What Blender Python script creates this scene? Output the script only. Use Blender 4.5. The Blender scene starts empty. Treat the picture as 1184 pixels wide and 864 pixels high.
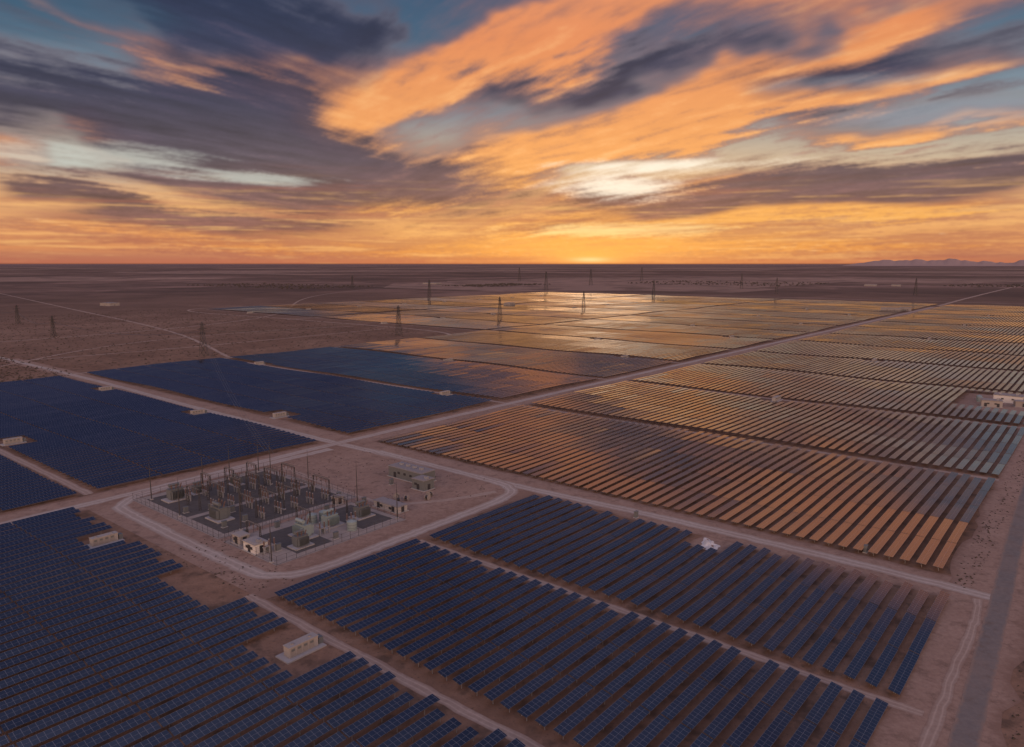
import bpy, math, numpy as np, random
from math import *
sc=bpy.context.scene
random.seed(7)
f4=np.float32
# ------------------------------------------------------------------ frame of the plant: s along the rows, t across them
A0=radians(50.5);E1=(cos(A0),sin(A0));E2=(sin(A0),-cos(A0))
def W(s,t,z=0.0): return (s*E1[0]+t*E2[0],s*E1[1]+t*E2[1],z)
# ------------------------------------------------------------------ camera
cam=bpy.data.cameras.new('camera');co=bpy.data.objects.new('camera',cam);sc.collection.objects.link(co);sc.camera=co
cam.sensor_width=36;cam.lens=847*36/1184;cam.clip_end=200000
co.location=(0,0,80);co.rotation_euler=(radians(90-8.53),0,0)
def lin(c): return np.array([((v/255+.055)/1.055)**2.4 if v>10 else v/3294 for v in c],f4)
# ------------------------------------------------------------------ sky panorama, computed procedurally
def AE(x,y):
    Y=837.6+(432-y)*.1483; Z=(305-y)*.9889; X=x-592
    return degrees(atan2(X,Y)), degrees(atan2(Z,hypot(X,Y)))
dark=[(-80,85,330,165,42,1),(200,5,420,55,46,.9),(250,150,560,218,34,1),(560,122,980,0,20,.9),(880,150,1184,112,10,.5),(850,105,1200,42,18,.6),
(640,247,1250,195,13,1),(850,215,1200,185,14,.8),(0,212,150,235,9,.9),(120,245,430,268,12,.85),(170,192,420,228,18,.9)]
bright=[(220,75,440,135,28,1),(400,135,760,0,30,1.1),(470,205,1150,0,24,1.15),(600,190,1184,65,13,.75),(420,235,620,200,12,.8),(60,150,220,190,13,.7),(-20,170,50,185,10,.7),(250,215,450,240,10,.7),(560,268,1184,228,12,1),(600,235,900,200,8,.8),(0,250,350,290,11,.7),(350,290,1184,278,10,.8),(60,0,200,45,12,.5),(900,165,1184,140,8,.6)]
PW,PH=4096,2048
rng=np.random.RandomState(3)
perm=rng.permutation(1024).astype(np.int32);ga=rng.rand(1024)*2*pi;gx=np.cos(ga).astype(f4);gy=np.sin(ga).astype(f4)
def perlin(u,v,seed):
    iu=np.floor(u);iv=np.floor(v);fu=(u-iu).astype(f4);fv=(v-iv).astype(f4)
    iu=iu.astype(np.int32);iv=iv.astype(np.int32)+seed*57
    su=fu*fu*fu*(fu*(fu*6-15)+10);sv=fv*fv*fv*(fv*(fv*6-15)+10)
    def gr(i,j,x,y):
        h=perm[(perm[(iu+i)&1023]+iv+j)&1023];return gx[h]*x+gy[h]*y
    a=gr(0,0,fu,fv);b=gr(1,0,fu-1,fv);c=gr(0,1,fu,fv-1);d=gr(1,1,fu-1,fv-1)
    a=a+(b-a)*su;c=c+(d-c)*su
    return a+(c-a)*sv
def fbm(u,v,seed,o=5,r=.52):
    t=0;A=1;n=0
    for i in range(o):
        t=t+A*perlin(u,v,seed+i);n+=A;A*=r;u=u*2.03;v=v*2.03
    return t/n*1.6
az=((np.arange(PW)+.5)/PW*2-1)*180; el=(np.arange(PH//2)+.5)/(PH//2)*90
az,el=np.meshgrid(az.astype(f4),el.astype(f4))
ce=np.cos(np.radians(el));x=np.sin(np.radians(az))*ce;y=np.cos(np.radians(az))*ce;z=np.sin(np.radians(el))
def ss(x,a,b):
    t=np.clip((x-a)/(b-a),0,1);return t*t*(3-2*t)
zc=z+.05
def plane(a):
    ca,sa=cos(radians(a)),sin(radians(a));return (x*ca-y*sa)/zc,(x*sa+y*ca)/zc
uR,vR=plane(-30);uL,vL=plane(33);side=ss(az,-20,-4)
def streak(su,sv,seed,o=6,r=.52):
    return fbm(uR*su,vR*sv,seed,o,r)*side+fbm(uL*su,vL*sv,seed+31,o,r)*(1-side)
n1=streak(1.1,.3,1);n2=streak(2.9,.62,11,7,.6);n3=streak(.8,.3,19,5);n4=streak(6.5,2.2,25,5,.62)
w1=fbm(az*.09,el*.16,41,4);w2=fbm(az*.09,el*.16,47,4)
amp=np.minimum(el*.08+.15,1.5)
a2=az+(w1*5+n4*.6)*amp;e2=el+(w2*2.0+n2*1.2+n4*.45)*amp
def strokes(lst):
    tot=0
    for (x0,y0,x1,y1,wd,am) in lst:
        p0=AE(x0,y0);p1=AE(x1,y1);wd=wd/15.0*1.15
        cx,cy=(p0[0]+p1[0])/2,(p0[1]+p1[1])/2;dx,dy=p1[0]-p0[0],p1[1]-p0[1];ln=hypot(dx,dy);c,s=dx/ln,dy/ln
        hl=ln*.5+wd*.5
        u=((a2-cx)*c+(e2-cy)*s)/hl;v=((e2-cy)*c-(a2-cx)*s)/wd
        tot=tot+np.exp(-(u**4+v*v))*am
    return tot
def ramp(x,stops):
    xs=[p for p,c in stops];cs=[lin(c) for p,c in stops]
    return np.stack([np.interp(x,xs,[c[i] for c in cs]) for i in range(3)],-1).astype(f4)
def mix(f,a,b):
    f=f[...,None];return a+(b-a)*f
high=ss(el,19,32)
col=ramp(el,[(0,(176,108,88)),(1.0,(218,142,92)),(4,(230,172,118)),(7,(192,180,160)),(11,(122,140,154)),(16,(66,96,122)),(24,(50,70,104)),(45,(62,78,114)),(70,(104,110,140))])
def gauss(ca,ce_,sa,se):
    return np.exp(-((az-ca)/sa)**2-((el-ce_)/se)**2)
col=mix(gauss(8,3,24,5)*.6,col,lin((252,188,106)))
col=mix(ss(gauss(-28,7,12,1.6)+n2*.4,.3,.9)*.8,col,lin((186,194,186)))
org=ramp(el,[(0,(216,130,70)),(3,(246,176,92)),(8,(248,170,98)),(16,(232,144,92)),(30,(222,152,122)),(60,(150,120,130)),(90,(150,130,140))])
org=mix(ss(-az,10,34)*.5,org,lin((208,128,96)))
org=mix(ss(n4*.7+n2*.7,.0,.7)*.55,org,lin((255,200,134)))
mauve=ramp(el,[(0,(176,104,82)),(5,(166,112,98)),(11,(138,104,106)),(20,(106,92,108)),(45,(104,98,124))])
org=mix(ss(-n4*.7-n2*.7+n1*.4,.05,.8)*.6*(1-ss(el,17,20)),org,mauve)
right_hi=gauss(27,21.0,24,5.0)  # orange cloud added above the view for the right panel field to reflect
left_hi=(1-ss(az,-12,6))*ss(el,18,24)*(1-ss(np.abs(az),60,90))  # sky above the view darkened so the left panels reflect deep blue
vio=ss(el,26,30)*(1-ss(el,45,60))*(1-ss(np.abs(az),70,100))  # darker violet band added above the view for foreground panel reflections
Bv=strokes(bright)+(n1*.45+n2*.48+n4*.25)*(1-right_hi*.5)+high*.15+right_hi*1.2-left_hi*.5-vio*.3+gauss(6,4,30,5)*.12
col=mix(ss(Bv,.1,.5)*.7,col,mauve)
col=mix(ss(Bv,.35,.95)*.95,col,org)
dk=ramp(el,[(0,(150,92,80)),(3.5,(122,90,88)),(7.5,(86,76,90)),(12,(56,58,82)),(18,(38,50,78)),(26,(52,58,92)),(40,(50,60,96)),(60,(88,92,116))])
dk=dk*np.clip(1+.5*n2+.35*n3+.25*n4,.35,2)[...,None]
dk=mix(ss(n4*.6+n3*.6+n2*.4,.1,.9)*.5,dk,mauve)
Dv=strokes(dark)+(-n1*.45+n3*.35-n2*.42-n4*.22)*(1-right_hi*.5)+high*.25-right_hi*1.2+left_hi*.4+vio*.2
col=mix(ss(Dv,.05,.5)*.5,col,mauve*.8)
col=mix(ss(Dv,.3,.8)*.93,col,dk)
# clear gaps over the clouds: bright core by the sun, blue-grey slots
core=np.clip(gauss(7.8,5.7,6,1.0)+gauss(12,7.2,10,.55)*.85,0,1.3)
col=mix(ss(core+(n2+n4*.5)*.55,.3,1.0)*.95,col,lin((255,242,220)))
col=mix(ss(gauss(8,2.5,9,.6)+n2*.5,.3,.95)*.95,col,lin((255,226,158)))
col=mix(ss(gauss(30,9.6,9,1.2)+gauss(22,12.2,8,.8)*.7+n2*.5,.35,1.0)*.6,col,lin((138,152,166)))
col=mix(ss(gauss(-30,7.1,10,1.0)+gauss(-18,6.0,7,.5)*.8+n2*.6+n4*.3,.35,1.05)*.75,col,lin((196,198,188)))
col=mix(ss(gauss(-31,16,9,2.2)+n2*.5+n1*.4,.3,.9)*.6,col,lin((56,88,112)))
lo=fbm(az*.05,el*1.6,61,6,.6);lo2=fbm(az*.11,el*3.2,71,6,.6)
col=mix(ss(lo,.0,.5)*(1-ss(el,3,8))*.6,col,lin((172,104,84)))
col=mix(ss(lo2,.05,.5)*(1-ss(el,3,7))*.55,col,lin((254,194,120)))
col=mix(gauss(6,1.2,13,1.3)*.55,col,lin((255,188,96)))
col=mix((1-ss(el,0,1.4))*ss(np.abs(az-6),10,34)*.6,col,lin((164,108,96)))
col=mix((1-ss(el,0,.7))*.45,col,lin((200,108,72)))
col=mix(gauss(6.0,.5,3.2,.55)*.85,col,lin((255,186,92)))
col=mix(gauss(6.0,.3,1.3,.16)*.8,col,lin((255,226,160)))
col=col*(1+.10*n4*ss(el,1.5,5))[...,None]
# anti-twilight side and upper sky, brightened out of view to lift ground light
back=ss(np.abs(az),60,120)
col=mix(back*(1-ss(el,15,45))*.75,col,lin((224,178,148)))
col=col*(1+1.8*ss(el,52,75)+back*(1-ss(el,52,75))*2.3)[...,None]
img=bpy.data.images.new('sky_panorama',PW,PH,alpha=False,float_buffer=True)
buf=np.ones((PH,PW,4),f4);buf[:PH//2,:,:3]=lin((90,66,58));buf[PH//2:,:,:3]=np.maximum(col,0)
img.pixels.foreach_set(buf.ravel());img.update();img.pack()
w=bpy.data.worlds.new("World");sc.world=w;w.use_nodes=True;nt=w.node_tree;N=nt.nodes;L=nt.links
N.clear()
env=N.new('ShaderNodeTexEnvironment');env.image=img;env.interpolation='Cubic'
tc=N.new('ShaderNodeTexCoord');mp=N.new('ShaderNodeMapping');mp.inputs['Rotation'].default_value=(0,0,radians(-90))
L.new(tc.outputs['Generated'],mp.inputs[0]);L.new(mp.outputs[0],env.inputs[0])
sky=N.new('ShaderNodeTexSky');sky.sky_type='NISHITA';sky.sun_disc=False;sky.sun_elevation=radians(1.5);sky.sun_rotation=radians(6.2)
bg=N.new('ShaderNodeBackground');bg2=N.new('ShaderNodeBackground');bg2.inputs[1].default_value=.006
L.new(sky.outputs[0],bg2.inputs[0]);L.new(env.outputs[0],bg.inputs[0]);bg.inputs[1].default_value=1
ad=N.new('ShaderNodeAddShader');o=N.new('ShaderNodeOutputWorld');L.new(bg.outputs[0],ad.inputs[0]);L.new(bg2.outputs[0],ad.inputs[1]);L.new(ad.outputs[0],o.inputs[0])
w.cycles.sampling_method='MANUAL';w.cycles.sample_map_resolution=512
sl=bpy.data.lights.new('sun','SUN');sl.energy=.03;sl.angle=radians(10);sl.color=(1,.55,.28)
so=bpy.data.objects.new('sun',sl);sc.collection.objects.link(so)
from mathutils import Vector
se=radians(1.5)
sd=Vector((sin(radians(6.2))*cos(se),cos(radians(6.2))*cos(se),sin(se)))
so.rotation_euler=sd.to_track_quat('Z','Y').to_euler()
# ------------------------------------------------------------------ materials
class MB:
    def __init__(s,name):
        s.m=bpy.data.materials.new(name);s.m.use_nodes=True;s.N=s.m.node_tree.nodes;s.L=s.m.node_tree.links;s.b=s.N['Principled BSDF']
    def set(s,i,v):
        if hasattr(v,'links'):s.L.new(v,s.b.inputs[i])
        else:s.b.inputs[i].default_value=v
    def inp(s,n,i,v):
        if hasattr(v,'links'):s.L.new(v,n.inputs[i])
        else:n.inputs[i].default_value=v
    def pos(s):
        return s.N.new('ShaderNodeNewGeometry').outputs['Position']
    def obj(s): return s.N.new('ShaderNodeTexCoord').outputs['Object']
    def uv(s): return s.N.new('ShaderNodeTexCoord').outputs['UV']
    def noise(s,v,sc_,d=4,r=.55):
        n=s.N.new('ShaderNodeTexNoise');s.L.new(v,n.inputs['Vector']);n.inputs['Scale'].default_value=sc_;n.inputs['Detail'].default_value=d;n.inputs['Roughness'].default_value=r
        return n.outputs['Fac']
    def rot(s,v):
        q=s.N.new('ShaderNodeMapping');q.inputs['Rotation'].default_value=(0,0,-A0);s.L.new(v,q.inputs[0]);return q.outputs[0]
    def voro(s,v,sc_):
        n=s.N.new('ShaderNodeTexVoronoi');s.L.new(v,n.inputs['Vector']);n.inputs['Scale'].default_value=sc_;n.distance='CHEBYCHEV'
        q=s.N.new('ShaderNodeSeparateColor');s.L.new(n.outputs['Color'],q.inputs[0]);return q.outputs[0]
    def ramp(s,f,st):
        n=s.N.new('ShaderNodeValToRGB');s.L.new(f,n.inputs[0]);c=n.color_ramp
        while len(c.elements)<len(st):c.elements.new(.5)
        for e,(p,q) in zip(c.elements,st):e.position=p;e.color=(*q,1) if len(q)==3 else q
        return n.outputs[0]
    def mix(s,f,a,b,bt='MIX'):
        n=s.N.new('ShaderNodeMix');n.data_type='RGBA';n.blend_type=bt
        for i,v in((0,f),(6,a),(7,b)):
            if isinstance(v,tuple) and len(v)==3:v=(*v,1)
            s.inp(n,i,v)
        return n.outputs[2]
    def math(s,op,a,b=0.0,c=0.0):
        n=s.N.new('ShaderNodeMath');n.operation=op;s.inp(n,0,a);s.inp(n,1,b)
        return n.outputs[0]
    def mr(s,v,a,b,c=0.0,d=1.0):
        n=s.N.new('ShaderNodeMapRange');s.L.new(v,n.inputs[0])
        for i,k in((1,a),(2,b),(3,c),(4,d)):n.inputs[i].default_value=k
        return n.outputs[0]
    def sep(s,v):
        n=s.N.new('ShaderNodeSeparateXYZ');s.L.new(v,n.inputs[0]);return n.outputs
    def bump(s,h,st,dist):
        n=s.N.new('ShaderNodeBump');n.inputs['Strength'].default_value=st;n.inputs['Distance'].default_value=dist;s.L.new(h,n.inputs['Height']);s.L.new(n.outputs[0],s.b.inputs['Normal'])
def simple(name,c,rough=.6,metal=0.0,var=.25,sc_=2.0):
    b=MB(name);p=b.obj();n=b.noise(p,sc_,4,.6)
    b.set('Base Color',b.mix(n,tuple(v*(1-var) for v in c),tuple(min(1,v*(1+var)) for v in c)));b.set('Roughness',rough);b.set('Metallic',metal);return b.m
def mat_ground():
    b=MB('desert_soil');p=b.pos();pr=b.rot(p)
    big=b.noise(p,.0016,5,.6);mid=b.noise(p,.018,5,.6);fine=b.noise(p,.35,5,.65);sp=b.noise(p,1.6,2,.5);sp2=b.noise(p,.14,3,.7)
    c=b.ramp(mid,[(.3,(.19,.108,.068)),(.5,(.285,.168,.108)),(.72,(.38,.24,.16))])
    c=b.mix(b.mr(big,.35,.65),c,b.mix(.5,c,(.16,.092,.060)))
    c=b.mix(b.mr(fine,.35,.7,0,.45),c,(.13,.078,.052))
    c=b.mix(b.mr(sp,.62,.7,0,.6),c,(.08,.06,.045))
    c=b.mix(b.mr(sp2,.5,.64,0,.7),c,(.09,.06,.042))
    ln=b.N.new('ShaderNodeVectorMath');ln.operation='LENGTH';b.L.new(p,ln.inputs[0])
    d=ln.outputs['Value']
    band=b.noise(p,.0009,6,.7);band2=b.noise(p,.006,4,.65);vo=b.voro(pr,.0022);vo2=b.voro(pr,.0007)
    far=b.ramp(band,[(.35,(.075,.047,.038)),(.5,(.18,.11,.085)),(.62,(.32,.20,.155))])
    far=b.mix(b.mr(vo,.5,.55,0,.5),far,(.065,.042,.036))
    far=b.mix(b.mr(vo2,.7,.72,0,.55),far,(.42,.28,.21))
    far=b.mix(b.mr(band2,.5,.62,0,.65),far,(.065,.042,.036))
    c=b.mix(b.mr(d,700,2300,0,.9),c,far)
    c=b.mix(b.mr(d,12000,60000),c,(.20,.13,.13))  # horizon haze painted into the soil colour by distance
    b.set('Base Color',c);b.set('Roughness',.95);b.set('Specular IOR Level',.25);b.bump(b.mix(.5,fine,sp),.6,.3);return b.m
def mat_road(name,c1,c2,edge,lanes=True):
    b=MB(name);p=b.pos();u=b.sep(b.uv());n=b.noise(p,.9,5,.65);m=b.noise(p,.07,4,.6);k=b.noise(p,.25,5,.7)
    c=b.mix(b.mr(n,.3,.7),c1,c2)
    c=b.mix(b.mr(m,.35,.7,0,.5),c,edge)
    if not lanes:c=b.mix(b.mr(k,.5,.68,0,.6),c,tuple(v*.5 for v in edge))
    if lanes:
        q=b.math('ABSOLUTE',b.math('SUBTRACT',b.math('ABSOLUTE',b.math('SUBTRACT',u[0],.5)),.2))
        c=b.mix(b.mr(q,.0,.1,.45,0),c,tuple(min(1,v*1.35) for v in c2))
    e=b.math('ABSOLUTE',b.math('SUBTRACT',u[0],.5));e=b.math('ADD',e,b.math('MULTIPLY',b.math('SUBTRACT',b.noise(p,.5,4,.7),.5),.35))
    c=b.mix(b.mr(e,.36,.5),c,edge)
    b.set('Base Color',c);b.set('Roughness',.9);b.bump(n,.3,.08);return b.m
M_ground=mat_ground()
M_road=mat_road('gravel_road',(.33,.275,.23),(.47,.395,.33),(.31,.21,.155))
M_track=mat_road('dirt_track',(.30,.215,.165),(.42,.32,.25),(.27,.17,.12))
M_asph=mat_road('asphalt_road',(.15,.135,.125),(.21,.185,.165),(.28,.195,.145),False)
M_bare=mat_road('compacted_dirt',(.28,.18,.13),(.41,.28,.205),(.24,.145,.10),False)
M_dgrav=simple('dark_gravel',(.095,.084,.075),.95,0,.45,.6)
M_lgrav=simple('light_gravel',(.33,.275,.23),.95,0,.3,.4)
M_conc=simple('concrete',(.36,.34,.32),.85,0,.15,1.0)
M_galv=simple('galvanised_steel',(.32,.32,.33),.5,.4,.2)
M_dsteel=simple('weathered_steel',(.07,.065,.065),.55,.3,.2)
M_tgrey=simple('transformer_paint',(.13,.14,.14),.5,0,.15)
M_tgreen=simple('tank_paint',(.24,.30,.29),.5,0,.12)
M_white=simple('white_paint',(.62,.60,.56),.5,0,.08)
M_cream=simple('dusty_enclosure_paint',(.34,.31,.28),.6,0,.12)
M_beige=simple('beige_panel',(.28,.25,.225),.6,0,.1)
M_roof=simple('roof_sheet',(.27,.25,.24),.55,.1,.15)
M_dark=simple('dark_opening',(.03,.03,.035),.5,0,.1)
M_porc=simple('porcelain',(.16,.10,.08),.3,0,.1)
M_scrub=simple('scrub_leaves',(.07,.052,.035),.95,0,.4,.3)
M_wire=simple('aluminium_wire',(.10,.10,.10),.5,.2,.1)
def mat_panel():
    b=MB('solar_glass');u=b.sep(b.uv());p=b.pos()
    fx=b.math('ABSOLUTE',b.math('SUBTRACT',b.math('FRACT',b.math('DIVIDE',u[0],1.13)),.5))
    line=b.math('GREATER_THAN',fx,.472)
    ev=b.math('ABSOLUTE',b.math('SUBTRACT',u[1],.5))
    edge=b.math('GREATER_THAN',ev,.482)
    midl=b.math('LESS_THAN',ev,.010)
    fr=b.math('MAXIMUM',b.math('MAXIMUM',line,edge),midl)
    n=b.noise(p,.05,3,.6);n2=b.noise(p,1.1,2,.5)
    c=b.mix(n,(.004,.007,.019),(.007,.012,.030))
    c=b.mix(b.mr(n2,.4,.7,0,.5),c,(.009,.014,.028))
    c=b.mix(b.math('MULTIPLY',fr,.8),c,(.20,.20,.21))
    b.set('Base Color',c);b.set('Roughness',b.mr(n,.3,.7,.09,.15));b.set('IOR',2.5)
    b.set('Metallic',0.0);return b.m
M_panel=mat_panel()
# ------------------------------------------------------------------ mesh builder
class Mesh:
    def __init__(s): s.v=[];s.f=[];s.mi=[];s.mats=[];s.uv={}
    def mid(s,m):
        if m not in s.mats:s.mats.append(m)
        return s.mats.index(m)
    def add(s,vs,fs,m):
        k=len(s.v);s.v+=vs;i=s.mid(m)
        for f in fs:s.f.append([a+k for a in f]);s.mi.append(i)
    def box(s,cx,cy,cz,sx,sy,sz,m):
        a,b,c=sx/2,sy/2,sz/2
        s.add([(cx+i*a,cy+j*b,cz+k*c) for i in(-1,1) for j in(-1,1) for k in(-1,1)],[(0,1,3,2),(4,6,7,5),(0,4,5,1),(2,3,7,6),(0,2,6,4),(1,5,7,3)],m)
    def beam(s,p,q,w,m,w2=None,n=4):
        p=Vector(p);q=Vector(q);d=(q-p)
        if d.length<1e-6:return
        d.normalize();a=d.cross(Vector((0,0,1)));
        if a.length<1e-3:a=Vector((1,0,0))
        a.normalize();b=d.cross(a);w2=w if w2 is None else w2
        vs=[]
        for c,r in((p,w/2),(q,w2/2)):
            for i in range(n):
                t=2*pi*(i+.5)/n;vs.append(tuple(c+a*cos(t)*r*1.3+b*sin(t)*r*1.3))
        fs=[(i,(i+1)%n,n+(i+1)%n,n+i) for i in range(n)]+[tuple(range(n))[::-1],tuple(range(n,2*n))]
        s.add(vs,fs,m)
    def cyl(s,cx,cy,z0,z1,r,m,n=14,r2=None):
        s.beam((cx,cy,z0),(cx,cy,z1),2*r/1.3,m,None if r2 is None else 2*r2/1.3,n)
    def obj(s,name,parent=None,loc=None,rot=0.0):
        me=bpy.data.meshes.new(name);me.from_pydata(s.v,[],s.f)
        for m in s.mats:me.materials.append(m)
        me.polygons.foreach_set('material_index',s.mi);me.update()
        o=bpy.data.objects.new(name,me);sc.collection.objects.link(o)
        if parent:o.parent=parent
        if loc:o.location=loc
        o.rotation_euler=(0,0,rot);return o
def empty(name,s,t,rot=0.0,z=0.0):
    e=bpy.data.objects.new(name,None);sc.collection.objects.link(e);e.location=W(s,t,z);e.rotation_euler=(0,0,A0+rot);e.empty_display_size=1;return e
# ------------------------------------------------------------------ ground
g=Mesh();R=90000
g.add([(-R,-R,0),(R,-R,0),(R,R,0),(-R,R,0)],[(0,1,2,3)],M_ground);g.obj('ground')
# ------------------------------------------------------------------ roads as ribbons
def ribbon(name,pts,width,mat,z,step=4.0,jit=.5):
    P=[np.array(p,float) for p in pts];out=[]
    n=len(P);segs=n-1
    for i in range(segs):
        p0,p1,p2,p3=P[max(i-1,0)],P[i],P[i+1],P[min(i+2,n-1)]
        L_=np.linalg.norm(p2-p1);k=max(1,int(L_/step))
        for j in range(k):
            t=j/k;
            if n<=2:q=p1+(p2-p1)*t
            else:q=.5*((2*p1)+(-p0+p2)*t+(2*p0-5*p1+4*p2-p3)*t*t+(-p0+3*p1-3*p2+p3)*t**3)
            out.append(q)
    out.append(P[-1])
    vs=[];fs=[];rr=random.Random(len(name)+int(abs(pts[0][0])))
    for i,q in enumerate(out):
        d=out[min(i+1,len(out)-1)]-out[max(i-1,0)]
        d=d/np.linalg.norm(d);nn=np.array([-d[1],d[0]])
        a=q+nn*(width/2+rr.uniform(-jit,jit));b=q-nn*(width/2+rr.uniform(-jit,jit))
        vs+=[W(a[0],a[1],z),W(b[0],b[1],z)]
    for i in range(len(out)-1):fs.append((2*i,2*i+1,2*i+3,2*i+2))
    me=bpy.data.meshes.new(name);me.from_pydata(vs,[],fs);me.materials.append(mat)
    uvl=me.uv_layers.new(name='UVMap')
    for li,l in enumerate(me.loops):uvl.data[li].uv=(float(l.vertex_index%2),(l.vertex_index//2)*.1)
    me.update();ob=bpy.data.objects.new(name,me);sc.collection.objects.link(ob)
    if me.polygons[0].normal.z<0:
        me.flip_normals()
    return ob
def patch(name,s0,s1,t0,t1,mat,z,jit=.8,step=4):
    tm=(t0+t1)/2
    return ribbon(name,[(s0,tm),(s1,tm)],abs(t1-t0),mat,z,step,jit)
# bare strips beside the roads
ribbon('bare_ground',[(203.5,-720),(203.5,-4)],15,M_bare,.012,5,.8)
ribbon('bare_ground',[(-30,-263),(1560,-263)],16,M_bare,.016,6,.8)
patch('bare_ground',90,203,-262,-152,M_bare,.020)
ribbon('bare_ground',[(-30,-13),(600,-26)],18,M_bare,.024,6,1.5)
patch('bare_ground',470,530,-66,-20,M_bare,.028)
ribbon('gravel_road',[(202,-900),(203,-560),(199,-400),(198,-275),(199,-240),(200,-160),(203,-110),(204,-45),(203,-14)],5.2,M_road,.040,3,.3)
ribbon('gravel_road',[(-40,-262),(95,-261),(190,-265),(360,-266),(800,-266),(1560,-264)],5.2,M_road,.044,4,.3)
ribbon('asphalt_road',[(-30,-10),(60,-11.5),(134,-13),(204,-15),(302,-18),(600,-24),(1600,-24)],4.3,M_asph,.048,4,.12)
ribbon('gravel_road',[(200,-240),(199,-180),(196,-163),(184,-157),(140,-156.5),(110,-157),(100,-162),(97,-175),(97,-240),(100,-252),(112,-258),(150,-259),(190,-259)],5.0,M_road,.052,2,.3)
ribbon('gravel_road',[(190,-164),(170,-172),(156,-186),(157,-215),(160,-250)],3.2,M_track,.034,3,.4)
ribbon('dirt_track',[(97,-272),(96.5,-600)],3.4,M_track,.036,4,.3)
ribbon('dirt_track',[(140.3,-151),(140.3,-20)],2.6,M_track,.036,3,.25)
ribbon('dirt_track',[(89.2,-157),(88.6,-100),(89,-20)],2.8,M_track,.036,3,.25)
ribbon('dirt_track',[(200,-19.5),(190,-18.3),(150,-18),(80,-17)],2.4,M_track,.036,3,.25)
for i in range(1,13):
    s=211+112*i-3.2
    ribbon('dirt_track',[(s,-575 if s<600 else -1240),(s,-28)],3.0,M_track,.032,6,.3)
ribbon('dirt_track',[(204,-586),(400,-584),(600,-588),(620,-900),(630,-1250),(900,-1262),(1560,-1250)],4.5,M_track,.032,6,.4)
ribbon('dirt_track',[(600,-580),(1600,-580)],5,M_track,.028,6,.4)
ribbon('dirt_track',[(610,-925),(1600,-925)],5,M_track,.028,6,.4)
ribbon('dirt_track',[(330,-590),(420,-900),(520,-1500),(700,-2600)],4,M_track,.02,8,.6)
ribbon('dirt_track',[(204,-880),(620,-1000),(1300,-1700),(3000,-2600)],4,M_track,.02,8,.6)
ribbon('dirt_track',[(100,-600),(300,-760),(480,-790),(600,-760)],3,M_track,.02,6,.6)
ribbon('dirt_track',[(204,-700),(360,-690),(600,-700)],3,M_track,.024,6,.6)
ribbon('dirt_track',[(1700,-2600),(1750,-1200),(1800,200)],8,M_track,.024,12,1)
ribbon('dirt_track',[(1600,-264),(2600,-280),(6000,-300)],8,M_track,.028,12,1)
# substation surfaces
patch('gravel_yard',103.5,155,-254,-197,M_lgrav,.060,.2)
patch('switchyard_gravel',107,152,-250.5,-222.5,M_dgrav,.068,.1)
patch('switchyard_gravel',107,152,-220,-200,M_dgrav,.068,.1)
patch('gravel_yard',103.5,150,-194.5,-167,M_lgrav,.060,.2)
patch('switchyard_gravel',112,124,-190,-170,M_dgrav,.068,.1)
patch('switchyard_gravel',136,148,-192,-171,M_dgrav,.068,.1)
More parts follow.
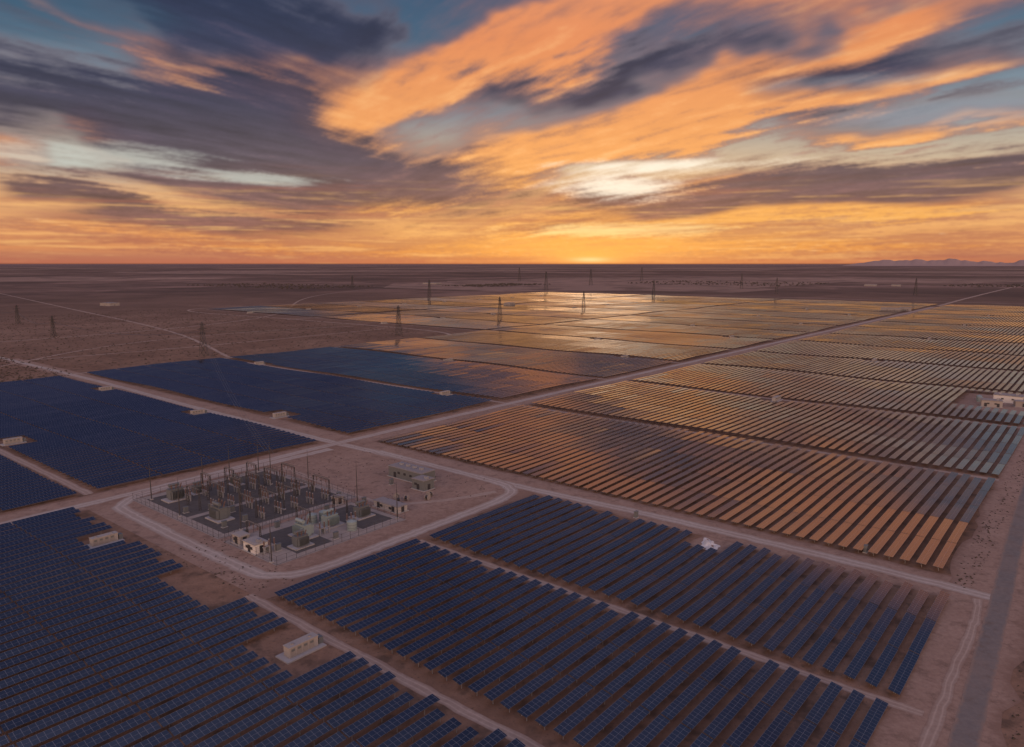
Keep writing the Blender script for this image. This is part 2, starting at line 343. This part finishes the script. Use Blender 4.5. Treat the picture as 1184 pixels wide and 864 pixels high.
# ------------------------------------------------------------------ solar arrays
cuts=[(78.5,90,-183,-155),(75.5,90,-226,-213),(74,90,-133,-116),(187,199,-89,-78),(470,530,-66,-20)]
inv=[(81,-219.5),(82,-124.5),(190,-375),(190,-492),(214,-335),(105,-377),(316,-314),(319,-525)]
for i in range(2,12):
    s=211+112*i-8
    for t in([-320] if i%2 else [-420,-150]):inv.append((s,t))
    if s>650:inv+=[(s,-760),(s,-1090)]
for s,t in inv[2:]:cuts.append((s-6,s+7,t-9,t+9))
def hgt(s,t): return .4*np.sin(s*.031+t*.012)+.3*np.sin(t*.043-s*.017)+.15*np.sin(s*.09+t*.05)
def array(s0,s1,t0,t1,tl,tilt,near,pitch=3.95,wid=2.1):
    rr=np.random.RandomState(int(abs(s0*13+t0*7))%99991)
    S0=[];S1=[];T=[]
    for t in np.arange(t0+wid/2,t1-wid/2+.01,pitch):
        n=max(1,int(round((s1-s0)/tl)));st=(s1-s0)/n
        for i in range(n):
            a=s0+i*st;b=a+st-(.3 if near else .6)
            if near and i==n-1 and rr.rand()<.2:b-=st*.15
            cut=False
            for c in cuts:
                if a<c[1] and b>c[0] and c[2]<t<c[3]:
                    if a<c[0]-3:b=c[0]
                    elif b>c[1]+3:a=c[1]
                    else:cut=True
            if cut or b-a<3:continue
            S0.append(a);S1.append(b);T.append(t)
    if not S0:return
    S0=np.array(S0);S1=np.array(S1);T=np.array(T);n=len(T)
    th=np.radians(tilt+rr.randn(n)*.8+.8*np.sin(T*.03+S0*.01))
    T=T+.25*np.sin(S0*.02+T*.01)
    za=hgt(S0,T)+1.5;zb=hgt(S1,T)+1.5
    V=np.zeros((n,8,3))
    for k,(S,Z) in enumerate(((S0,za),(S1,zb))):
        for j,sg in enumerate((-1,1)):      # sg=+1 is the low edge, on the +t side
            for q,dz in enumerate((0,-.08)):
                V[:,k*4+j*2+q,0]=S;V[:,k*4+j*2+q,1]=-(T+sg*np.cos(th)*wid/2)
                V[:,k*4+j*2+q,2]=Z-sg*np.sin(th)*wid/2+dz
    base=(np.arange(n)*8)[:,None,None]
    F=np.array([[0,2,6,4],[1,5,7,3],[0,1,3,2],[4,6,7,5],[0,4,5,1],[2,3,7,6]])[None]+base
    name='solar_panel_array'
    me=bpy.data.meshes.new(name)
    verts=V.reshape(-1,3);faces=F.reshape(-1,4)
    m2=Mesh()
    if near:
        for i in range(n):
            zc_=lambda s:float(np.interp(s,[S0[i],S1[i]],[za[i],zb[i]]))
            m2.beam((S0[i],-T[i],za[i]-.2),(S1[i],-T[i],zb[i]-.2),.12,M_galv)
            s=S0[i]+1.5
            while s<S1[i]:
                m2.beam((s,-T[i],0),(s,-T[i],zc_(s)-.2),.12,M_galv);s+=6.5
    me.from_pydata(verts.tolist(),[],faces.tolist())
    me.materials.append(M_panel);me.materials.append(M_dsteel)
    mi=np.ones((n,6),np.int32);mi[:,0]=0
    me.polygons.foreach_set('material_index',mi.ravel())
    uv=np.zeros((n,6,4,2),f4)
    uv[:,0,0,0]=S0;uv[:,0,1,0]=S0;uv[:,0,2,0]=S1;uv[:,0,3,0]=S1
    uv[:,0,1,1]=1;uv[:,0,2,1]=1
    ul=me.uv_layers.new(name='UVMap');ul.data.foreach_set('uv',uv.ravel());me.update()
    ob=bpy.data.objects.new(name,me);sc.collection.objects.link(ob);ob.rotation_euler=(0,0,A0)
    if m2.v:
        r=m2.obj('racking');r.parent=ob
array(142.5,196,-149,-22,18,12,True)
array(92,138.5,-150,-22,15.5,12,True)
array(-20,86.5,-256,-22,17.7,12,True)
array(100,193,-575,-271,23,11,False)
array(-20,94,-575,-271,23,11,False)
rb=random.Random(4)
for i in range(0,13):
    s0=211+112*i;s1=s0+105
    near=(i==0)
    array(s0,s1,-252,-28,21 if i<3 else 35,1.0+rb.uniform(-.6,.6),near,3.95,2.35)
    array(s0,s1,-577,-272,21 if i<2 else 35,(10,8,5)[i] if i<3 else 2+rb.uniform(-2,2),False)
    if s0>600:
        array(s0,s1,-920,-584,52,3+rb.uniform(-3,2),False)
        array(s0,s1,-1240,-930,52,2+rb.uniform(-4,2),False)
# ------------------------------------------------------------------ inverter stations
def inverter(s,t,L_=9.0,rot=0.0):
    e=empty('inverter_station',s,t,rot)
    m=Mesh();m.box(0,0,.15,L_+2.5,4.4,.3,M_conc);m.obj('pad',e)
    m=Mesh();m.box(0,0,1.4,L_,2.0,2.1,M_cream);m.box(0,0,2.5,L_+.2,2.2,.12,M_cream)
    for i in range(int(L_/1.5)):
        x_=-L_/2+.9+i*1.5
        m.box(x_,1.03,1.4,1.2,.06,1.7,M_beige);m.box(x_,-1.03,1.4,1.2,.06,1.7,M_beige);m.box(x_,-1.07,1.8,.8,.04,.5,M_tgrey)
    m.obj('housing',e)
    m=Mesh()
    for x_ in(-L_*.3,L_*.3):m.cyl(x_,0,2.56,2.75,.35,M_beige,12)
    m.obj('roof_vents',e)
    m=Mesh();m.box(L_/2+.9,0,1.0,1.1,1.6,1.4,M_tgrey);m.obj('transformer',e)
for s,t in inv:inverter(s,t,7 if s<400 else 9)
# ------------------------------------------------------------------ lattice towers
def lattice_tower(s,t,h,rot=0.0,wd=.28,name='transmission_tower'):
    e=empty(name,s,t,rot);m=Mesh();b=h*.085
    def r(z):return b*(1-z/h)*.85+h*.016
    lv=[0,h*.2,h*.38,h*.53,h*.66,h*.77,h*.87,h*.95]
    cs=[(1,1),(1,-1),(-1,-1),(-1,1)]
    for a,c in cs:
        m.beam((a*r(0),c*r(0),0),(a*r(h*.95),c*r(h*.95),h*.95),wd,M_dsteel)
        m.beam((a*r(h*.95),c*r(h*.95),h*.95),(0,0,h),wd*.8,M_dsteel)
    for i in range(len(lv)-1):
        z0,z1=lv[i],lv[i+1];r0,r1=r(z0),r(z1)
        for k in range(4):
            a=cs[k];c=cs[(k+1)%4]
            m.beam((a[0]*r0,a[1]*r0,z0),(c[0]*r1,c[1]*r1,z1),wd*.5,M_dsteel)
            m.beam((c[0]*r0,c[1]*r0,z0),(a[0]*r1,a[1]*r1,z1),wd*.5,M_dsteel)
            m.beam((a[0]*r1,a[1]*r1,z1),(c[0]*r1,c[1]*r1,z1),wd*.5,M_dsteel)
    m.obj('lattice_body',e)
    m=Mesh()
    for z_,l in((.66,.15),(.79,.18),(.91,.12)):
        z_*=h;l*=h
        for sg in(-1,1):
            for q in(-1,1):
                m.beam((0,q*r(z_),z_),(sg*l,0,z_+.2),wd*.6,M_dsteel)
                m.beam((0,q*r(z_),z_+h*.04),(sg*l,0,z_+.2),wd*.5,M_dsteel)
            m.beam((sg*l,0,z_),(sg*l,0,z_-h*.05),wd*.5,M_porc)
    m.obj('cross_arms',e);return e
tw=[(319,-612,30),(554,-622,34),(828,-706,32),(299,-900,24),(335,-1132,26),(1781,-1335,58),(2317,-1528,62),(2305,-941,50),(1250,-1290,42),(1650,-900,40),(2100,-400,44),(360,-1420,28),(2600,-2100,64),(1100,-740,32),(1950,-700,44),(1500,-1900,44),(2300,-120,46),(3000,-1700,66)]
for s,t,h in tw:lattice_tower(s,t,h,.3,.36 if h<35 else .6)
def wires(name,pts,drop=4,off=(-5,0,5),w_=.09):
    m=Mesh()
    for i in range(len(pts)-1):
        for o_ in off:
            a=pts[i];b=pts[i+1];pr=None
            for k in range(13):
                f=k/12;s=a[0]+(b[0]-a[0])*f;t=a[1]+(b[1]-a[1])*f+o_;z_=a[2]+(b[2]-a[2])*f-drop*4*f*(1-f)
                q=W(s,t,z_)
                if pr:m.beam(pr,q,w_,M_wire,None,3)
                pr=q
    m.obj(name)
wires('power_line',[(144,-233,12),(319,-612,22),(299,-900,17),(335,-1132,17),(360,-1420,19)],8,(-3,0,3))
wires('power_line',[(319,-612,22),(554,-622,25),(828,-706,22),(1100,-740,20),(1650,-900,26),(1950,-700,30),(2100,-400,30),(2300,-120,30)],7,(-4,4),.12)
wires('power_line',[(1250,-1290,30),(1781,-1335,42),(2317,-1528,44),(3000,-1700,46)],9,(-5,5),.18)
# ------------------------------------------------------------------ substation equipment
def mast(s,t,h):
    e=empty('lightning_mast',s,t);m=Mesh();m.cyl(0,0,0,h*.8,.19,M_dsteel,8,.11);m.cyl(0,0,h*.8,h,.07,M_dsteel,6,.03);m.obj('pole',e)
    m=Mesh();m.box(0,0,.2,.9,.9,.4,M_conc);m.obj('footing',e)
for s,t,h in[(144,-233,18),(146,-186,17),(131,-205,15),(150,-251,14),(108,-249,15),(112,-199,15),(128,-252,13),(104,-170,12),(149,-170,12),(151,-220,14),(106,-225,13),(138,-251,14)]:mast(s,t,h)
def transformer(s,t,rot=0.0,k=1.0,mat=None):
    mat=mat or M_tgrey
    e=empty('power_transformer',s,t,rot);e.scale=(k,k,k)
    m=Mesh();m.box(0,0,.2,7,5,.4,M_conc);m.obj('plinth',e)
    m=Mesh();m.box(0,0,2,4.2,2.2,3.0,mat);m.box(0,0,3.6,4.4,2.4,.15,mat);m.obj('tank',e)
    m=Mesh()
    for i in range(9):
        for sg in(-1,1):m.box(-1.8+i*.45,sg*1.65,2.0,.1,.9,2.4,mat)
    m.obj('radiators',e)
    m=Mesh();m.beam((-1.6,.8,4.6),(1.6,.8,4.6),.8,mat,None,12);m.box(-1.2,.8,4.0,.15,.15,.9,mat);m.box(1.2,.8,4.0,.15,.15,.9,mat);m.obj('conservator',e)
    m=Mesh()
    for x_ in(-1.3,0,1.3):
        m.beam((x_,-.5,3.6),(x_*1.25,-.9,5.3),.3,M_porc,.14,8)
        for q in range(4):
            z_=3.9+q*.33;m.cyl(x_*(1+.06*q),-.5-.09*q,z_,z_+.08,.26,M_porc,8)
    m.obj('bushings',e)
for s,t,r,k,mt in[(113.5,-243,0,1.1,None),(113,-213,1.57,1.15,None),(131.5,-181,0,1.0,M_tgreen),(121,-180,1.57,1.1,M_tgreen),(143,-180,0,1.0,None),(116,-174,0,.9,None),(136,-243,1.57,.8,None),(122,-244,0,.8,None)]:transformer(s,t,r,k,mt)
def gantry(s,t,w_=9,h=8.5,rot=0.0):
    e=empty('switchyard_gantry',s,t,rot);m=Mesh()
    for sg in(-1,1):
        for a in(-.35,.35):
            m.beam((a,sg*w_/2,0),(a*.4,sg*w_/2,h),.17,M_dsteel)
        for q in range(7):
            z0=q*h/7;z1=z0+h/7;a0=.35*(1-.6*z0/h);a1=.35*(1-.6*z1/h);sgn=1 if q%2 else -1
            m.beam((sgn*a0,sg*w_/2,z0),(-sgn*a1,sg*w_/2,z1),.08,M_dsteel)
    m.obj('columns',e);m=Mesh()
    for a in(-.25,.25):m.beam((a,-w_/2,h),(a,w_/2,h),.11,M_dsteel)
    m.beam((0,-w_/2,h+.5),(0,w_/2,h+.5),.10,M_dsteel)
    for q in range(10):
        y0=-w_/2+q*w_/10;m.beam((.25,y0,h),(0,y0+w_/20,h+.5),.05,M_galv);m.beam((-.25,y0+w_/10,h),(0,y0+w_/20,h+.5),.05,M_galv)
    m.obj('crossbeam',e);m=Mesh()
    for y_ in(-w_*.3,0,w_*.3):
        m.beam((0,y_,h),(0,y_,h-1.4),.18,M_porc,None,6)
    m.obj('insulator_strings',e)
for i in range(6):gantry(113+i*7.2,-229.5,8,6.8)
for i in range(5):gantry(121+i*7,-209.5,9,6)
for i in range(3):gantry(126+i*9,-246,6,5.5)
for s in(110,127,141):gantry(s,-188.5,7,5.0)
def breaker(s,t,rot=0.0):
    e=empty('circuit_breaker',s,t,rot);m=Mesh()
    for y_ in(-1.6,0,1.6):
        m.box(0,y_,1.1,.35,.35,2.2,M_galv);m.cyl(0,y_,2.2,3.9,.16,M_porc,8,.12)
        for q in range(4):m.cyl(0,y_,2.4+q*.38,2.48+q*.38,.27,M_porc,8)
        m.cyl(.0,y_,3.9,4.1,.2,M_galv,8)
    m.obj('poles',e);m=Mesh();m.box(0,0,2.1,.5,4.0,.22,M_galv);m.box(.5,0,1.2,.6,1.0,1.3,M_tgrey);m.obj('frame',e)
for i in range(7):
    for t in(-238.5,-221.5):
        if i>0:breaker(109.5+i*6.1,t)
    if i>1:breaker(109.5+i*6.1,-203.5);breaker(112.5+i*6.1,-215.5);breaker(112.5+i*6.1,-233.6)
for s in(107.5,126,136):breaker(s,-176.5,1.57)
wires('busbar',[(111,-229.5,6.9),(152,-229.5,6.9)],.4,(-2.5,0,2.5),.06)
wires('busbar',[(120,-209.5,6.1),(151,-209.5,6.1)],.4,(-2.7,0,2.7),.06)
wires('busbar',[(131,-229.5,6.9),(131,-181,5.5)],1.0,(-1,1),.06)
def tank(s,t,r,h):
    e=empty('storage_tank',s,t);m=Mesh();m.cyl(0,0,0,h,r,M_tgreen,20);m.cyl(0,0,h,h+.5,r,M_tgreen,20,.2);m.obj('shell',e)
    m=Mesh()
    for z_ in(h*.33,h*.66):m.cyl(0,0,z_,z_+.08,r+.05,M_tgrey,20)
    m.box(r+.15,0,h/2,.08,.5,h,M_galv);m.obj('hoops_and_ladder',e)
for s,t in((133.5,-187),(129.5,-187.5),(133.5,-173),(500,-57),(505,-58)):tank(s,t,1.5,2.8)
def building(name,s,t,lx,ly,h,wall,roof,rot=0.0,doors=2,acs=2,win=2):
    e=empty(name,s,t,rot)
    m=Mesh();m.box(0,0,.12,lx+.8,ly+.8,.24,M_conc);m.obj('foundation',e)
    m=Mesh();m.box(0,0,h/2+.2,lx,ly,h,wall)
    for i in range(int(lx/1.2)):
        for sg in(-1,1):m.box(-lx/2+.6+i*1.2,sg*(ly/2+.02),h/2+.2,.07,.05,h-.1,wall)
    m.obj('walls',e)
    m=Mesh();m.box(0,0,h+.28,lx+.5,ly+.5,.16,roof);m.box(0,0,h+.42,lx-.6,ly-.6,.12,roof);m.obj('roof',e)
    m=Mesh()
    for i in range(doors):
        y_=-ly*.3+i*ly*.6/max(1,doors-1) if doors>1 else 0
        for sg in(-1,1):m.box(sg*(lx/2+.05),y_,1.25,.08,1.3,2.1,M_dark)
    m.box(0,-ly/2-.08,1.25,1.2,.08,2.1,M_dark)
    m.obj('doors',e)
    if win:
        m=Mesh()
        for i in range(win):
            y_=-ly*.18+i*ly*.36/max(1,win-1) if win>1 else ly*.2
            for sg in(-1,1):m.box(sg*(lx/2+.06),y_,h*.6,.08,1.2,.8,M_dark)
        m.obj('windows',e)
    if acs:
        m=Mesh()
        for i in range(acs):
            m.box(0,-ly*.3+i*ly*.6/max(1,acs-1),h+.9,1.1,1.3,.8,M_galv)
        m.obj('air_conditioners',e)
building('control_building',182,-199,7,18,3.9,M_tgrey,M_roof,0,2,4,3)
building('control_building',176,-186.5,5,6,3.6,M_tgrey,M_roof,0,1,1,1)
building('equipment_shelter',154,-179,4,12,1.9,M_conc,M_roof,0,2,0,2)
building('relay_house',106,-181,4,6,2.6,M_white,M_cream,0,1,1,2)
building('relay_house',106.5,-189.5,3,4,2.4,M_cream,M_cream,0,1,0,1)
building('relay_house',146,-196.5,3,2.6,2.4,M_cream,M_roof,0,1,0,1)
building('relay_house',509,-44,9,14,4,M_white,M_roof,0,2,2,2)
building('relay_house',488,-50,7,10,3.4,M_cream,M_roof,.2,2,1,2)
building('storage_shed',497,-36,5,8,3,M_beige,M_roof,.3,1,0,0)
for s,t,a,b_ in((1373,-297,20,30),(1400,-280,12,18),(1090,-905,20,14),(2050,-2100,40,60),(2900,-700,60,40),(2920,-620,40,30),(600,-1500,20,30)):
    building('site_building',s,t,a,b_,5,M_beige,M_roof,.2,1,0,2)
# small cabinets, cable drums, crates in the lay-down area
def drum(s,t):
    e=empty('cable_drum',s,t,random.uniform(0,3));m=Mesh()
    for y_ in(-.6,.6):m.beam((0,y_-.05,1),(0,y_+.05,1),1.55,M_beige,None,16)
    m.beam((0,-.55,1),(0,.55,1),.8,M_dark,None,12);m.obj('reel',e)
for s,t in((160,-182),(163,-181),(162,-185),(168,-176),(171,-178)):drum(s,t)
def cabinet(s,t):
    e=empty('electrical_cabinet',s,t);m=Mesh();m.box(0,0,.1,1.8,1.2,.2,M_conc);m.box(0,0,1.1,1.4,.8,1.8,M_tgrey);m.box(0,0,2.05,1.6,1.0,.1,M_tgrey);m.box(0,.42,1.1,.6,.05,1.5,M_galv);m.obj('housing',e)
for s,t in((110,-176),(126,-171),(139,-193),(150,-201),(110,-205),(152,-190),(187,-204),(120,-192),(110,-193),(172,-199),(198,-112),(214,-48),(117,-205),(119,-216),(148,-243),(109,-227),(116,-224)):cabinet(s,t)
def fence(name,s0,s1,t0,t1,h=2.4):
    m=Mesh();pts=[(s0,t0),(s1,t0),(s1,t1),(s0,t1),(s0,t0)]
    for (a,b),(c,d) in zip(pts,pts[1:]):
        L_=hypot(c-a,d-b);n=int(L_/3)
        for i in range(n):
            f=i/n;p=(a+(c-a)*f,-(b+(d-b)*f));m.beam((p[0],p[1],0),(p[0],p[1],h),.08,M_dsteel)
        for z_ in(.1,h*.5,h):m.beam((a,-b,z_),(c,-d,z_),.04,M_dsteel)
    o_=m.obj(name);o_.rotation_euler=(0,0,A0)
fence('chain_link_fence',104,154,-254,-197.5)
fence('chain_link_fence',104,150,-194,-167.5)
# heap of pale tarpaulin and packaging in the row gap
def pile(s,t):
    m=Mesh();n=26;vs=[]
    for i in range(n):
        for j in range(n):
            a=(i/(n-1)-.5)*2;b=(j/(n-1)-.5)*2
            h=max(0,1-(a*a+b*b)**1.2)*(.35+.3*sin(a*5+b*3)+.25*sin(b*7-a*2)+.12*sin(a*13)*cos(b*11))
            r=1+.25*sin(3*atan2(b,a)+1)+.12*sin(7*atan2(b,a))
            vs.append((a*4.2*r,b*2.6*r,max(-.05,.03+h)))
    fs=[(i*n+j,(i+1)*n+j,(i+1)*n+j+1,i*n+j+1) for i in range(n-1) for j in range(n-1) if ((i/(n-1)-.5)**2+(j/(n-1)-.5)**2)<.24]
    m.add(vs,fs,M_white);e=m.obj('tarpaulin_pile');e.location=W(s,t,.04);e.rotation_euler=(0,0,A0+.5)
pile(191,-84);patch('bare_ground',187,197,-89,-78,M_bare,.030)
# ------------------------------------------------------------------ scrub
def scrub(name,regions,seed,n,smin,smax):
    rr=random.Random(seed);m=Mesh();vs=[];fs=[]
    for _ in range(n):
        rg=rr.choice(regions);s=rr.uniform(rg[0],rg[1]);t=rr.uniform(rg[2],rg[3]);r=rr.uniform(smin,smax)
        c=W(s,t,0)
        for q in range(4):
            ax=rr.uniform(0,6.28);dx,dy=cos(ax)*r*rr.uniform(.2,.6),sin(ax)*r*rr.uniform(.2,.6);k=len(vs);hr=r*rr.uniform(.4,.8)
            for i in range(5):
                an=i*1.2566+ax;vs.append((c[0]+dx+cos(an)*hr*rr.uniform(.6,1.1),c[1]+dy+sin(an)*hr*rr.uniform(.6,1.1),hr*rr.uniform(0,.35)))
            vs.append((c[0]+dx,c[1]+dy,hr*rr.uniform(.7,1.3)))
            for i in range(5):fs.append((k+i,k+(i+1)%5,k+5))
    m.add(vs,fs,M_scrub);m.obj(name)
scrub('desert_scrub',[(100,330,-9,30),(204,460,-26,-21),(60,200,-8,10)],1,1200,.15,.45)
scrub('desert_scrub',[(206,620,-1300,-600),(100,206,-1000,-580)],2,6000,.4,1.2)
scrub('desert_scrub',[(158,200,-255,-160),(88,104,-200,-155)],3,260,.15,.4)
scrub('distant_tree_line',[(1350,1700,-2700,-2000),(1900,2300,-1900,-1700)],5,700,2,6)
scrub('distant_tree_line',[(2600,3200,-1600,-900),(3000,3400,-500,0)],6,450,3,6)
# ------------------------------------------------------------------ mountains
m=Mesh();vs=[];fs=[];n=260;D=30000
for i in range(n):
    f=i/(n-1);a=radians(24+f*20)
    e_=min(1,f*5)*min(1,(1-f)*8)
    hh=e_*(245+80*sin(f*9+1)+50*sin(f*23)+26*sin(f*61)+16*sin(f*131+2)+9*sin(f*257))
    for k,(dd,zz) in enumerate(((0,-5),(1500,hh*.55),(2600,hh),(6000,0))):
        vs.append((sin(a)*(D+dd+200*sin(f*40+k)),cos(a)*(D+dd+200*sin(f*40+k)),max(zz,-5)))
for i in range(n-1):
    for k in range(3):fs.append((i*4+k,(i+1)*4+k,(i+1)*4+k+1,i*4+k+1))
m.add(vs,fs,simple('hazy_rock',(.40,.27,.22),.95,0,.1,.0005));m.obj('mountain_range')  # distance haze is put into the rock's base colour
sc.view_settings.view_transform='Standard';sc.view_settings.look='None';sc.view_settings.exposure=0
